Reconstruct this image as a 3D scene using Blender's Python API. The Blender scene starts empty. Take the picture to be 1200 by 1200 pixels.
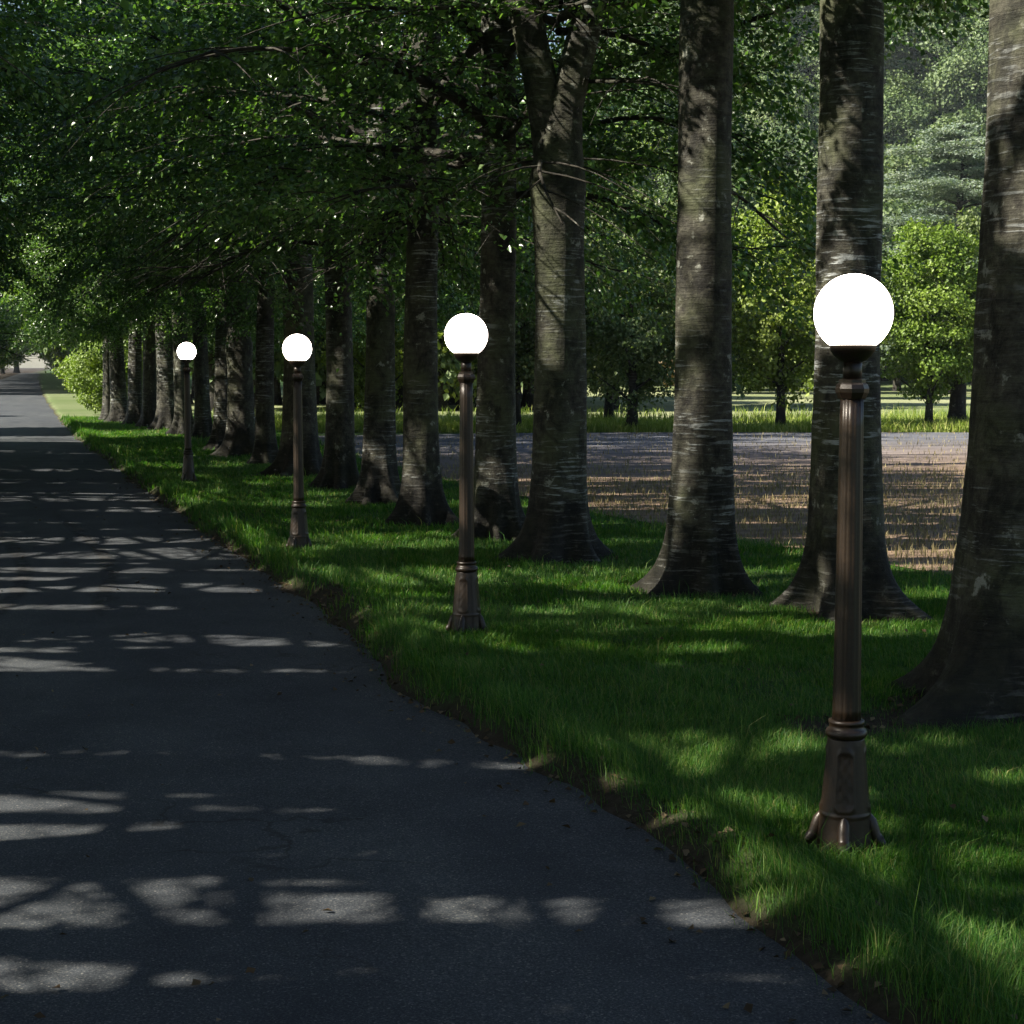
import bpy, math, random
import numpy as np
from mathutils import Vector, Matrix

R = math.radians
scene = bpy.context.scene
COL = scene.collection

# ------------------------------------------------------------------ camera
cam_d = bpy.data.cameras.new("camera")
cam = bpy.data.objects.new("camera", cam_d)
COL.objects.link(cam)
cam_d.sensor_width = 36.0
cam_d.lens = 60.0
cam_d.clip_end = 4000.0
cam.location = (0.0, 0.0, 1.85)
cam.rotation_euler = (R(90 - 4.915), 0.0, R(-17.43))
scene.camera = cam

# ------------------------------------------------------------------ light
SUN_EL, SUN_AZ = R(39.0), R(92.0)      # light travels towards +Y turned SUN_AZ to +X
world = bpy.data.worlds.new("World")
scene.world = world
world.use_nodes = True
wn, wl = world.node_tree.nodes, world.node_tree.links
for n in list(wn):
    wn.remove(n)
wo = wn.new('ShaderNodeOutputWorld')
wb = wn.new('ShaderNodeBackground')
ws = wn.new('ShaderNodeTexSky')
ws.sky_type = 'NISHITA'
ws.sun_disc = False
ws.sun_elevation = SUN_EL
ws.sun_rotation = R(180.0) + SUN_AZ
ws.air_density = 1.0
ws.dust_density = 0.7
wb.inputs['Strength'].default_value = 0.05
wl.new(ws.outputs[0], wb.inputs[0])
wl.new(wb.outputs[0], wo.inputs[0])

sun_d = bpy.data.lights.new("sun", 'SUN')
sun = bpy.data.objects.new("sun", sun_d)
COL.objects.link(sun)
sun_d.energy = 5.0
sun_d.angle = R(0.5)
sun_d.color = (1.0, 0.93, 0.80)
ldir = Vector((math.cos(SUN_EL) * math.sin(SUN_AZ), math.cos(SUN_EL) * math.cos(SUN_AZ), -math.sin(SUN_EL)))
sun.rotation_euler = ldir.to_track_quat('-Z', 'Y').to_euler()

vs = scene.view_settings
vs.view_transform = 'Standard'
vs.look = 'None'
vs.gamma = 1.0
vs.exposure = 1.7
scene.render.engine = 'CYCLES'
scene.cycles.max_bounces = 6
scene.cycles.diffuse_bounces = 2
scene.cycles.glossy_bounces = 2
scene.cycles.transmission_bounces = 4
scene.cycles.sample_clamp_indirect = 4.0
scene.cycles.use_denoising = True

rng = np.random.default_rng(7)
YAW = R(17.43)


def cam_depth(x, y):
    return x * math.sin(YAW) + y * math.cos(YAW)


def place(lat, depth):
    """ground point from sideways offset and distance along the view heading"""
    return (depth * math.sin(YAW) + lat * math.cos(YAW), depth * math.cos(YAW) - lat * math.sin(YAW))


def sstep(a, b, x):
    t = np.clip((x - a) / (b - a), 0, 1)
    return t * t * (3 - 2 * t)


# ------------------------------------------------------------------ materials
class NT:
    def __init__(self, name):
        self.m = bpy.data.materials.new(name)
        self.m.use_nodes = True
        self.t = self.m.node_tree
        self.bsdf = self.t.nodes['Principled BSDF']
        self.out = self.t.nodes['Material Output']

    def n(self, typ, **kw):
        nd = self.t.nodes.new(typ)
        for k, v in kw.items():
            setattr(nd, k, v)
        return nd

    def l(self, a, b):
        self.t.links.new(a, b)

    def noise(self, scale, detail=4, rough=0.6, vec=None, dist=0.0):
        nd = self.n('ShaderNodeTexNoise')
        nd.inputs['Scale'].default_value = scale
        nd.inputs['Detail'].default_value = detail
        nd.inputs['Roughness'].default_value = rough
        nd.inputs['Distortion'].default_value = dist
        if vec is not None:
            self.l(vec, nd.inputs['Vector'])
        return nd.outputs['Fac']

    def ramp(self, fac, stops):
        nd = self.n('ShaderNodeValToRGB')
        el = nd.color_ramp.elements
        while len(el) < len(stops):
            el.new(0.5)
        for e, (p, c) in zip(el, stops):
            e.position = p
            e.color = (c[0], c[1], c[2], 1) if not isinstance(c, (int, float)) else (c, c, c, 1)
        self.l(fac, nd.inputs['Fac'])
        return nd.outputs['Color']

    def mix(self, fac, a, b, mode='MIX'):
        nd = self.n('ShaderNodeMix', data_type='RGBA', blend_type=mode)
        for sock, v in ((nd.inputs[0], fac), (nd.inputs[6], a), (nd.inputs[7], b)):
            if isinstance(v, (int, float)):
                sock.default_value = v
            elif isinstance(v, tuple):
                sock.default_value = (v[0], v[1], v[2], 1)
            else:
                self.l(v, sock)
        return nd.outputs[2]

    def coords(self, which='Object', scale=(1, 1, 1), rand=False):
        tc = self.n('ShaderNodeTexCoord')
        mp = self.n('ShaderNodeMapping')
        mp.inputs['Scale'].default_value = scale
        self.l(tc.outputs[which], mp.inputs['Vector'])
        if rand:
            oi = self.n('ShaderNodeObjectInfo')
            mu = self.n('ShaderNodeMath', operation='MULTIPLY')
            mu.inputs[1].default_value = 37.0
            self.l(oi.outputs['Random'], mu.inputs[0])
            self.l(mu.outputs[0], mp.inputs['Location'])
        return mp.outputs['Vector']

    def bump(self, h, strength=0.5, dist=0.01):
        nd = self.n('ShaderNodeBump')
        nd.inputs['Strength'].default_value = strength
        nd.inputs['Distance'].default_value = dist
        self.l(h, nd.inputs['Height'])
        self.l(nd.outputs['Normal'], self.bsdf.inputs['Normal'])

    def base(self, c):
        if isinstance(c, tuple):
            self.bsdf.inputs['Base Color'].default_value = (c[0], c[1], c[2], 1)
        else:
            self.l(c, self.bsdf.inputs['Base Color'])

    def set(self, **kw):
        for k, v in kw.items():
            self.bsdf.inputs[k.replace('_', ' ')].default_value = v


def leaf_material(name, dark, mid, light, transl=0.35, rough=0.45, clump=0.5, spec=0.4, tt=(1.5, 1.7, 0.6), dead=None):
    k = NT(name)
    geo = k.n('ShaderNodeNewGeometry')
    c1 = k.ramp(geo.outputs['Random Per Island'], [(0.0, dark), (0.55, mid), (1.0, light)] if dead is None else [(0.0, dark), (0.5, mid), (0.91, light), (0.94, dead)])
    nz = k.noise(clump, 2, 0.5, k.coords('Object'))
    oi = k.n('ShaderNodeObjectInfo')
    tint = k.ramp(oi.outputs['Random'], [(0.0, (0.85, 0.95, 0.85)), (0.5, (1, 1, 1)), (1.0, (1.05, 1.02, 0.96))])
    tone = k.ramp(nz, [(0.3, (0.8, 0.86, 0.8)), (0.7, (1.2, 1.1, 1.0))])
    col = k.mix(1.0, k.mix(1.0, c1, tone, 'MULTIPLY'), tint, 'MULTIPLY')
    k.base(col)
    k.set(Roughness=rough, Specular_IOR_Level=spec)
    tr = k.n('ShaderNodeBsdfTranslucent')
    tcol = k.mix(1.0, col, tt, 'MULTIPLY')
    k.l(tcol, tr.inputs['Color'])
    ms = k.n('ShaderNodeMixShader')
    ms.inputs[0].default_value = transl
    k.l(k.bsdf.outputs[0], ms.inputs[1])
    k.l(tr.outputs[0], ms.inputs[2])
    k.l(ms.outputs[0], k.out.inputs['Surface'])
    return k.m


def make_bark(name, dark, mid, streak, green):
    k = NT(name)
    v = k.coords('Object', (1, 1, 1), rand=True)
    vh = k.coords('Object', (2.4, 2.4, 27.0), rand=True)      # bands wrapping round the stem
    big = k.noise(1.6, 4, 0.6, v)
    fine = k.noise(14.0, 6, 0.7, v)
    band = k.noise(1.3, 5, 0.65, vh, 0.4)
    c = k.mix(k.ramp(fine, [(0.35, 0.0), (0.68, 1.0)]), dark, mid)
    c = k.mix(k.ramp(big, [(0.45, 0.0), (0.65, 0.55)]), c, green)
    patch = k.ramp(k.noise(1.1, 3, 0.6, k.coords('Object', (1, 1, 0.6), rand=True)), [(0.46, 0.0), (0.62, 1.0)])
    bm = k.n('ShaderNodeMath', operation='MULTIPLY')
    k.l(k.ramp(band, [(0.55, 0.0), (0.60, 0.85)]), bm.inputs[0])
    k.l(patch, bm.inputs[1])
    c = k.mix(bm.outputs[0], c, streak)
    dk = k.ramp(k.noise(1.0, 5, 0.7, k.coords('Object', (2.2, 2.2, 15.0), rand=True), 0.3), [(0.34, 0.55), (0.46, 1.0)])
    c = k.mix(1.0, c, dk, 'MULTIPLY')
    blot = k.ramp(k.noise(3.6, 6, 0.75, k.coords('Object', (1.4, 1.4, 0.9), rand=True), 0.6), [(0.40, 0.35), (0.52, 1.0), (0.75, 1.35)])
    c = k.mix(1.0, c, blot, 'MULTIPLY')
    lich = k.ramp(k.noise(7.0, 5, 0.65, v), [(0.62, 0.0), (0.68, 0.6)])
    c = k.mix(lich, c, (0.30, 0.31, 0.27))
    tcz = k.n('ShaderNodeTexCoord')
    sz_ = k.n('ShaderNodeSeparateXYZ')
    k.l(tcz.outputs['Object'], sz_.inputs[0])
    ad = k.n('ShaderNodeMath', operation='MULTIPLY_ADD')
    k.l(k.noise(3.0, 4, 0.6, v), ad.inputs[0])
    ad.inputs[1].default_value = -0.9
    k.l(sz_.outputs['Z'], ad.inputs[2])
    c = k.mix(1.0, c, k.ramp(ad.outputs[0], [(0.0, (0.30, 0.28, 0.25)), (0.22, (1, 1, 1))]), 'MULTIPLY')
    k.base(c)
    k.set(Roughness=0.8, Specular_IOR_Level=0.3)
    h = k.mix(0.5, fine, band)
    k.bump(h, 0.9, 0.04)
    return k.m


M = {}
M['beech_leaf'] = leaf_material('beech_leaf', (0.030, 0.074, 0.018), (0.066, 0.138, 0.036), (0.165, 0.265, 0.095), 0.36, 0.30, 0.6, 0.7)
M['lime_leaf'] = leaf_material('bright_leaf', (0.08, 0.125, 0.016), (0.14, 0.20, 0.026), (0.20, 0.265, 0.045), 0.3, 0.5, 0.5)
M['wood_leaf'] = leaf_material('woodland_leaf', (0.050, 0.085, 0.035), (0.085, 0.13, 0.050), (0.13, 0.18, 0.07), 0.2, 0.6, 0.25)
M['cedar_leaf'] = leaf_material('cedar_needle', (0.085, 0.125, 0.105), (0.14, 0.19, 0.165), (0.21, 0.26, 0.23), 0.25, 0.7, 0.6)
M['dull_leaf'] = leaf_material('dull_leaf', (0.06, 0.088, 0.03), (0.11, 0.145, 0.055), (0.19, 0.22, 0.10), 0.28, 0.5, 0.5)
M['rust_leaf'] = leaf_material('rusty_leaf', (0.07, 0.05, 0.03), (0.12, 0.085, 0.045), (0.16, 0.12, 0.06), 0.2, 0.6, 0.5)
M['bark'] = make_bark('beech_bark', (0.018, 0.016, 0.012), (0.072, 0.069, 0.050), (0.33, 0.35, 0.345), (0.062, 0.074, 0.028))
M['limb_bark'] = make_bark('limb_bark', (0.018, 0.015, 0.011), (0.042, 0.036, 0.026), (0.10, 0.10, 0.09), (0.03, 0.034, 0.018))
M['grass'] = leaf_material('grass_blade', (0.024, 0.088, 0.014), (0.048, 0.140, 0.020), (0.13, 0.215, 0.045), 0.42, 0.5, 0.7, 0.22, (1.35, 1.6, 0.6), (0.19, 0.20, 0.08))
M['rough_grass'] = leaf_material('rough_grass_blade', (0.12, 0.18, 0.035), (0.20, 0.27, 0.06), (0.34, 0.36, 0.14), 0.4, 0.6, 0.4, 0.2)
M['stubble'] = leaf_material('stubble_straw', (0.13, 0.095, 0.06), (0.22, 0.17, 0.105), (0.36, 0.29, 0.18), 0.15, 0.7, 0.6, 0.2)
M['litter'] = leaf_material('dead_leaf', (0.03, 0.02, 0.012), (0.07, 0.045, 0.025), (0.16, 0.12, 0.08), 0.1, 0.7, 3.0, 0.2)

# ground: turf with bare soil where the attribute 'soil' says so
k = NT('turf')
at = k.n('ShaderNodeAttribute', attribute_name='soil')
v = k.coords('Object')
g = k.ramp(k.noise(9.0, 6, 0.7, v), [(0.3, (0.022, 0.050, 0.012)), (0.7, (0.055, 0.10, 0.025))])
mead = k.ramp(k.noise(0.06, 5, 0.6, v), [(0.35, (0.13, 0.165, 0.06)), (0.65, (0.27, 0.28, 0.16))])
at2 = k.n('ShaderNodeAttribute', attribute_name='meadow')
g = k.mix(at2.outputs['Fac'], g, mead)
s = k.ramp(k.noise(22.0, 6, 0.75, v), [(0.3, (0.016, 0.012, 0.008)), (0.6, (0.045, 0.034, 0.024)), (0.8, (0.11, 0.09, 0.065))])
k.base(k.mix(at.outputs['Fac'], g, s))
k.set(Roughness=0.95, Specular_IOR_Level=0.15)
k.bump(k.noise(30.0, 6, 0.7, v), 0.8, 0.04)
M['turf'] = k.m

k = NT('stubble_soil')
v = k.coords('Object')
vr = k.coords('Object', (0.25, 2.2, 1.0))
c = k.ramp(k.noise(3.0, 6, 0.7, v), [(0.3, (0.094, 0.098, 0.113)), (0.7, (0.142, 0.147, 0.168))])
c2 = k.ramp(k.noise(1.6, 5, 0.6, vr), [(0.4, (0.7, 0.7, 0.7)), (0.65, (1.2, 1.18, 1.15))])
pale = k.ramp(k.noise(0.15, 3, 0.6, v), [(0.3, (0.9, 0.9, 0.9)), (0.7, (1.15, 1.15, 1.17))])
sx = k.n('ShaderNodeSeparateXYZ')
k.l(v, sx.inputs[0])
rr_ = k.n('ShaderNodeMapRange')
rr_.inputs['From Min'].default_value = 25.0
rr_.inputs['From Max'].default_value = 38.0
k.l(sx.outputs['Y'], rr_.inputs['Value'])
c = k.mix(rr_.outputs[0], k.mix(1.0, c, (1.75, 1.20, 0.74), 'MULTIPLY'), c)  # near shaded part browner, far sunlit band paler: light put into the colour
k.base(k.mix(1.0, k.mix(1.0, c, c2, 'MULTIPLY'), pale, 'MULTIPLY'))
k.set(Roughness=0.95, Specular_IOR_Level=0.1)
k.bump(k.noise(12.0, 6, 0.7, v), 0.5, 0.03)
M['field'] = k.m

k = NT('asphalt')
v = k.coords('Object')
agg = k.noise(110.0, 4, 0.8, v)
c = k.ramp(agg, [(0.32, (0.019, 0.0245, 0.034)), (0.55, (0.058, 0.065, 0.073)), (0.72, (0.19, 0.187, 0.178))])
vor = k.n('ShaderNodeTexVoronoi')
vor.inputs['Scale'].default_value = 150.0
k.l(v, vor.inputs['Vector'])
grit = k.ramp(vor.outputs['Color'], [(0.80, 0.0), (0.95, 0.5)])
c = k.mix(grit, c, (0.30, 0.29, 0.26))
wear = k.ramp(k.noise(0.5, 4, 0.6, k.coords('Object', (1.4, 0.25, 1))), [(0.35, (0.8, 0.8, 0.82)), (0.65, (1.15, 1.13, 1.08))])
c = k.mix(1.0, c, wear, 'MULTIPLY')
sep = k.n('ShaderNodeSeparateXYZ')
k.l(v, sep.inputs[0])
vc = k.n('ShaderNodeTexVoronoi', feature='DISTANCE_TO_EDGE')
vc.inputs['Scale'].default_value = 0.55
wv = k.n('ShaderNodeVectorMath', operation='ADD')
nv = k.n('ShaderNodeTexNoise')
nv.inputs['Scale'].default_value = 2.5
nv.inputs['Detail'].default_value = 5
k.l(v, nv.inputs['Vector'])
k.l(v, wv.inputs[0])
k.l(nv.outputs['Color'], wv.inputs[1])
k.l(wv.outputs[0], vc.inputs['Vector'])
crack = k.mix(1.0, k.ramp(vc.outputs['Distance'], [(0.004, 0.6), (0.012, 0.0)]), k.ramp(k.noise(0.8, 3, 0.5, v), [(0.5, 0.0), (0.6, 1.0)]), 'MULTIPLY')
c = k.mix(crack, c, (0.02, 0.02, 0.02))
pat = k.ramp(k.noise(1.3, 5, 0.65, v), [(0.35, (0.78, 0.78, 0.8)), (0.65, (1.18, 1.17, 1.14))])
c = k.mix(1.0, c, pat, 'MULTIPLY')
k.base(c)
k.set(Roughness=0.9, Specular_IOR_Level=0.2)
k.bump(agg, 0.9, 0.008)
M['asphalt'] = k.m

k = NT('tyre_rubber_mark')
v = k.coords('Object')
k.base(k.ramp(k.noise(60.0, 4, 0.8, v), [(0.35, (0.045, 0.045, 0.047)), (0.65, (0.10, 0.098, 0.095))]))
k.set(Roughness=0.9, Specular_IOR_Level=0.2)
k.bump(k.noise(110.0, 4, 0.8, v), 0.9, 0.006)
tp = k.n('ShaderNodeBsdfTransparent')
mk = k.n('ShaderNodeMixShader')
fa = k.n('ShaderNodeAttribute', attribute_name='fade')
mm = k.n('ShaderNodeMath', operation='MULTIPLY')
k.l(fa.outputs['Fac'], mm.inputs[0])
k.l(k.ramp(k.noise(9.0, 5, 0.7, v), [(0.35, 0.15), (0.65, 0.75)]), mm.inputs[1])
k.l(mm.outputs[0], mk.inputs[0])
k.l(tp.outputs[0], mk.inputs[1])
k.l(k.bsdf.outputs[0], mk.inputs[2])
k.l(mk.outputs[0], k.out.inputs['Surface'])
M['skid'] = k.m

k = NT('bronze_paint')
v = k.coords('Object')
k.base(k.ramp(k.noise(60.0, 5, 0.7, v), [(0.3, (0.011, 0.006, 0.003)), (0.7, (0.025, 0.0145, 0.007))]))
k.set(Roughness=0.40, Metallic=0.2, Specular_IOR_Level=0.5)
k.bump(k.noise(220.0, 3, 0.6, v), 0.25, 0.002)
M['bronze'] = k.m

k = NT('lit_opal_globe')
k.base((0.9, 0.88, 0.85))
k.bsdf.inputs['Emission Color'].default_value = (1.0, 0.88, 0.78, 1)
k.bsdf.inputs['Emission Strength'].default_value = 4.5
k.set(Roughness=0.25)
M['globe'] = k.m

k = NT('grey_stone')
k.base(k.ramp(k.noise(5.0, 5, 0.7, k.coords('Object')), [(0.3, (0.2, 0.2, 0.19)), (0.7, (0.45, 0.44, 0.42))]))
k.set(Roughness=0.9)
M['stone'] = k.m


# ------------------------------------------------------------------ mesh helpers
def mesh_from(name, verts, faces_flat, sizes, mat, smooth=False):
    verts = np.asarray(verts, dtype=np.float32)
    faces_flat = np.asarray(faces_flat, dtype=np.int32)
    sizes = np.asarray(sizes, dtype=np.int32)
    me = bpy.data.meshes.new(name)
    me.vertices.add(len(verts))
    me.vertices.foreach_set('co', verts.ravel())
    me.loops.add(len(faces_flat))
    me.loops.foreach_set('vertex_index', faces_flat)
    me.polygons.add(len(sizes))
    starts = np.zeros(len(sizes), dtype=np.int32)
    starts[1:] = np.cumsum(sizes)[:-1]
    me.polygons.foreach_set('loop_start', starts)
    me.polygons.foreach_set('loop_total', sizes)
    if smooth:
        me.polygons.foreach_set('use_smooth', np.ones(len(sizes), dtype=bool))
    me.materials.append(mat)
    me.update(calc_edges=True)
    me.validate()
    return me


def link(name, me, parent=None, loc=None):
    o = bpy.data.objects.new(name, me)
    COL.objects.link(o)
    if parent is not None:
        o.parent = parent
    if loc is not None:
        o.location = loc
    return o


def tag(o, label=None, cat=None, group=None, kind=None):
    if label:
        o['label'] = label
    if cat:
        o['category'] = cat
    if group:
        o['group'] = group
    if kind:
        o['kind'] = kind
    return o


def thing(name, label, cat, loc, group=None, rz=0.0, s=1.0):
    o = bpy.data.objects.new(name, None)
    COL.objects.link(o)
    o.empty_display_size = 0.2
    o.location = loc
    o.rotation_euler = (0, 0, rz)
    o.scale = (s, s, s)
    return tag(o, label, cat, group)


class Tubes:
    """collects tapered tubes along paths"""
    def __init__(self):
        self.v, self.f, self.n = [], [], 0

    def add(self, pts, radii, sides=8, rfun=None, cap=True):
        pts = np.asarray(pts, float)
        n = len(pts)
        tang = np.gradient(pts, axis=0)
        tang /= np.linalg.norm(tang, axis=1)[:, None] + 1e-9
        ref = np.array([1.0, 0, 0]) if abs(tang[0][2]) > 0.7 else np.array([0, 0, 1.0])
        a = np.cross(tang, ref)
        a /= np.linalg.norm(a, axis=1)[:, None] + 1e-9
        b = np.cross(tang, a)
        th = np.linspace(0, 2 * math.pi, sides, endpoint=False)
        rr = np.asarray(radii, float)[:, None] * np.ones((1, sides))
        if rfun is not None:
            rr = rfun(rr, th[None, :], pts)
        P = pts[:, None, :] + rr[..., None] * (np.cos(th)[None, :, None] * a[:, None, :] + np.sin(th)[None, :, None] * b[:, None, :])
        self.v.append(P.reshape(-1, 3))
        i = np.arange(n - 1)[:, None] * sides
        j = np.arange(sides)[None, :]
        j2 = (j + 1) % sides
        q = np.stack([i + j, i + j2, i + sides + j2, i + sides + j], -1).reshape(-1, 4) + self.n
        self.f.append(q)
        self.n += n * sides

    def mesh(self, name, mat, smooth=True):
        v = np.concatenate(self.v)
        f = np.concatenate(self.f)
        return mesh_from(name, v, f.ravel(), np.full(len(f), 4), mat, smooth)


def leaf_mesh(name, pos, d, nrm, L, W, mat, fold=0.25):
    """one folded pointed leaf per row: two triangles either side of the midrib"""
    d = d / (np.linalg.norm(d, axis=1)[:, None] + 1e-9)
    s = np.cross(d, nrm)
    s /= np.linalg.norm(s, axis=1)[:, None] + 1e-9
    n = np.cross(s, d)
    L, W = L[:, None], W[:, None]
    mid = pos + d * L * 0.45
    up = n * W * fold
    P = np.stack([pos, mid + s * W * 0.5 + up, pos + d * L, mid - s * W * 0.5 + up], 1)
    N = len(pos)
    i = np.arange(N)[:, None] * 4
    f = np.concatenate([i, i + 1, i + 2, i, i + 2, i + 3], 1)
    return mesh_from(name, P.reshape(-1, 3), f.ravel(), np.full(2 * N, 3), mat)


def blade_mesh(name, pos, h, w, lean, az, mat, bend=0.5):
    """grass blades: a quad with a pointed tip, leaning over"""
    N = len(pos)
    ld = np.stack([np.cos(az), np.sin(az), np.zeros(N)], 1)
    fa = az + np.pi / 2 + rng.uniform(-0.9, 0.9, N)
    wd = np.stack([np.cos(fa), np.sin(fa), np.zeros(N)], 1) * (w[:, None] * 0.5)
    up = np.array([0, 0, 1.0])
    m = pos + up * (h * 0.55)[:, None] + ld * (lean * h * (1 - bend) * 0.5)[:, None]
    t = pos + up * (h * (1 - 0.25 * np.clip(lean, 0, 1.5)))[:, None] + ld * (lean * h)[:, None]
    P = np.stack([pos - wd, pos + wd, m + wd * 0.8, m - wd * 0.8, t], 1)
    i = np.arange(N)[:, None] * 5
    f = np.concatenate([i, i + 1, i + 2, i + 3, i + 3, i + 2, i + 4], 1)
    sizes = np.tile([4, 3], N)
    return mesh_from(name, P.reshape(-1, 3), f.ravel(), sizes, mat)


# smooth value noise on numpy arrays
_tab = np.random.default_rng(11).random((256, 256))


def vnoise(x, y):
    x = np.asarray(x, float)
    y = np.asarray(y, float)
    xi, yi = np.floor(x).astype(int), np.floor(y).astype(int)
    fx, fy = x - xi, y - yi
    fx, fy = fx * fx * (3 - 2 * fx), fy * fy * (3 - 2 * fy)
    g = lambda a, b: _tab[a & 255, b & 255]
    return (g(xi, yi) * (1 - fx) + g(xi + 1, yi) * fx) * (1 - fy) + (g(xi, yi + 1) * (1 - fx) + g(xi + 1, yi + 1) * fx) * fy


def fbm(x, y):
    return 0.55 * vnoise(x, y) + 0.3 * vnoise(x * 2.1 + 9, y * 2.1 + 4) + 0.15 * vnoise(x * 4.3 + 2, y * 4.3 + 17)


# ------------------------------------------------------------------ the avenue trees' positions
# X, Y, radius at breast height, fork, lean x/y per metre, label
AVENUE = [
    (5.42, 7.97, 0.36, 0, 0.004, 0.0, 'thickest beech, cut off by the right edge, roots spreading into the grass'),
    (6.26, 11.46, 0.255, 0, -0.030, 0.0, 'grey banded beech straight behind the globe of the nearest lamp'),
    (5.64, 12.81, 0.225, 0, 0.024, 0.0, 'dark beech left of the nearest lamp with broad flared roots'),
    (5.28, 15.38, 0.245, 1, 0.000, 0.0, 'beech whose stem forks into two thick limbs, right of the second nearest lamp'),
    (5.26, 17.33, 0.195, 0, -0.008, 0.0, 'olive green beech half hidden directly behind the second nearest lamp'),
    (4.98, 19.39, 0.19, 0, 0.005, 0.0, 'mottled grey beech just left of the second nearest lamp'),
    (5.14, 22.34, 0.20, 0, 0.000, 0.0, 'dark straight beech, second trunk left of the second nearest lamp'),
    (5.22, 25.32, 0.21, 0, 0.006, 0.0, 'olive beech, first clear trunk right of the third lamp'),
    (5.20, 28.49, 0.26, 0, 0.000, 0.0, 'wide dark beech directly behind the globe of the third lamp'),
    (5.13, 31.61, 0.165, 0, 0.004, 0.0, 'slim upright beech with a pale right edge, just left of the third lamp'),
    (5.20, 35.06, 0.25, 2, 0.000, 0.0, 'leaning forked beech between the third lamp and the farthest lamp'),
    (5.18, 37.67, 0.19, 0, 0.000, 0.0, 'grey beech to the right of the farthest lamp, second trunk past it'),
    (5.41, 43.04, 0.19, 0, 0.000, 0.0, 'grey beech immediately right of the farthest lamp'),
]
FAR = [(5.32, 46.4), (5.2, 49.2), (4.95, 51.8), (4.75, 54.4), (4.45, 56.6), (4.3, 58.6)]
for i, (x, y) in enumerate(FAR):
    AVENUE.append((x, y, 0.2 + 0.05 * (i % 3 == 1), 0, 0.003 * (i % 3 - 1), 0.0, None))
AV_XY = np.array([(a[0], a[1]) for a in AVENUE])
AV_R = np.array([a[2] for a in AVENUE])


# ------------------------------------------------------------------ terrain functions
def road_c(y):
    y = np.asarray(y, float)
    return np.where(y > 45, 5.3 * (np.clip(y - 45, 0, None) / 180.0) ** 1.2, 0.0)


def edge_r(y):
    y = np.asarray(y, float)
    e = 2.46 + 0.10 * (fbm(y * 0.45, 3.7) - 0.5) * 2 + 0.05 * (vnoise(y * 2.6, 8.1) - 0.5) * 2
    e = e + 0.08 * np.exp(-((y - 6.8) / 1.8) ** 2) - 0.14 * np.exp(-((y - 10.2) / 0.8) ** 2) + 0.12 * np.exp(-((y - 13.2) / 1.4) ** 2)
    return e + road_c(y)


def edge_l(y):
    y = np.asarray(y, float)
    return -2.5 + 0.12 * (fbm(y * 0.4, 30.7) - 0.5) * 2 + road_c(y)


def soil_at(x, y):
    x = np.asarray(x, float)
    y = np.asarray(y, float)
    er = x - edge_r(y)
    s = 1.0 - sstep(0.04, 0.24, er + 0.12 * (vnoise(x * 4.0, y * 3.0) - 0.5))
    s = np.where(x < 0, 1.0 - sstep(0.0, 0.2, edge_l(y) - x), s)
    # worn hollow along the kerbless edge
    s = np.maximum(s, (1 - sstep(0.1, 0.45, er)) * np.exp(-((y - 7.0) / 1.7) ** 2))
    s = np.maximum(s, (1 - sstep(0.15, 0.6, er)) * np.exp(-((y - 13.4) / 1.8) ** 2))
    s = np.maximum(s, 0.8 * (1 - sstep(0.1, 0.4, er)) * sstep(24, 27, y) * (1 - sstep(36, 44, y)))
    for (tx, ty), r in zip(AV_XY, AV_R):
        d = np.hypot(x - tx, y - ty)
        s = np.maximum(s, 1 - sstep(r * 1.35, r * 2.5, d + 0.25 * (vnoise(x * 5, y * 5) - 0.5)))
    # thin bare line running from the nearest trunk towards the road
    px = np.clip((5.4 - x) / 1.55, 0, 1)
    ly = 7.95 + 0.12 * np.sin(x * 4.0) - 0.25 * px
    s = np.maximum(s, np.where((x > 3.9) & (x < 5.6), np.exp(-((y - ly) / 0.30) ** 4), 0))
    return np.clip(s, 0, 1)


def ground_z(x, y):
    x = np.asarray(x, float)
    y = np.asarray(y, float)
    er = x - edge_r(y)
    el = edge_l(y) - x
    t = np.where(x - road_c(y) > 0, sstep(-0.03, 0.24, er), sstep(-0.03, 0.24, el))
    bump = (fbm(x * 0.7, y * 0.7) - 0.5) * 0.12 + (vnoise(x * 3.0, y * 3.0) - 0.5) * 0.03
    bump = bump * (1 - sstep(6.6, 7.6, x)) * sstep(-16, -12, x) * (1 - sstep(60, 70, y))
    z = -0.13 + t * (0.13 + bump)
    d = x * math.sin(YAW) + y * math.cos(YAW)
    lat = x * math.cos(YAW) - y * math.sin(YAW)
    hill = 56.0 * sstep(125, 300, d) * sstep(-0.10, 0.10, lat / np.maximum(d, 1.0))
    return z + hill * (0.86 + 0.3 * fbm(x * 0.018, y * 0.018))


# ------------------------------------------------------------------ ground
def axis(parts):
    return np.unique(np.concatenate([np.arange(a, b, s) for a, b, s in parts] + [[parts[-1][1]]]))


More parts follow.
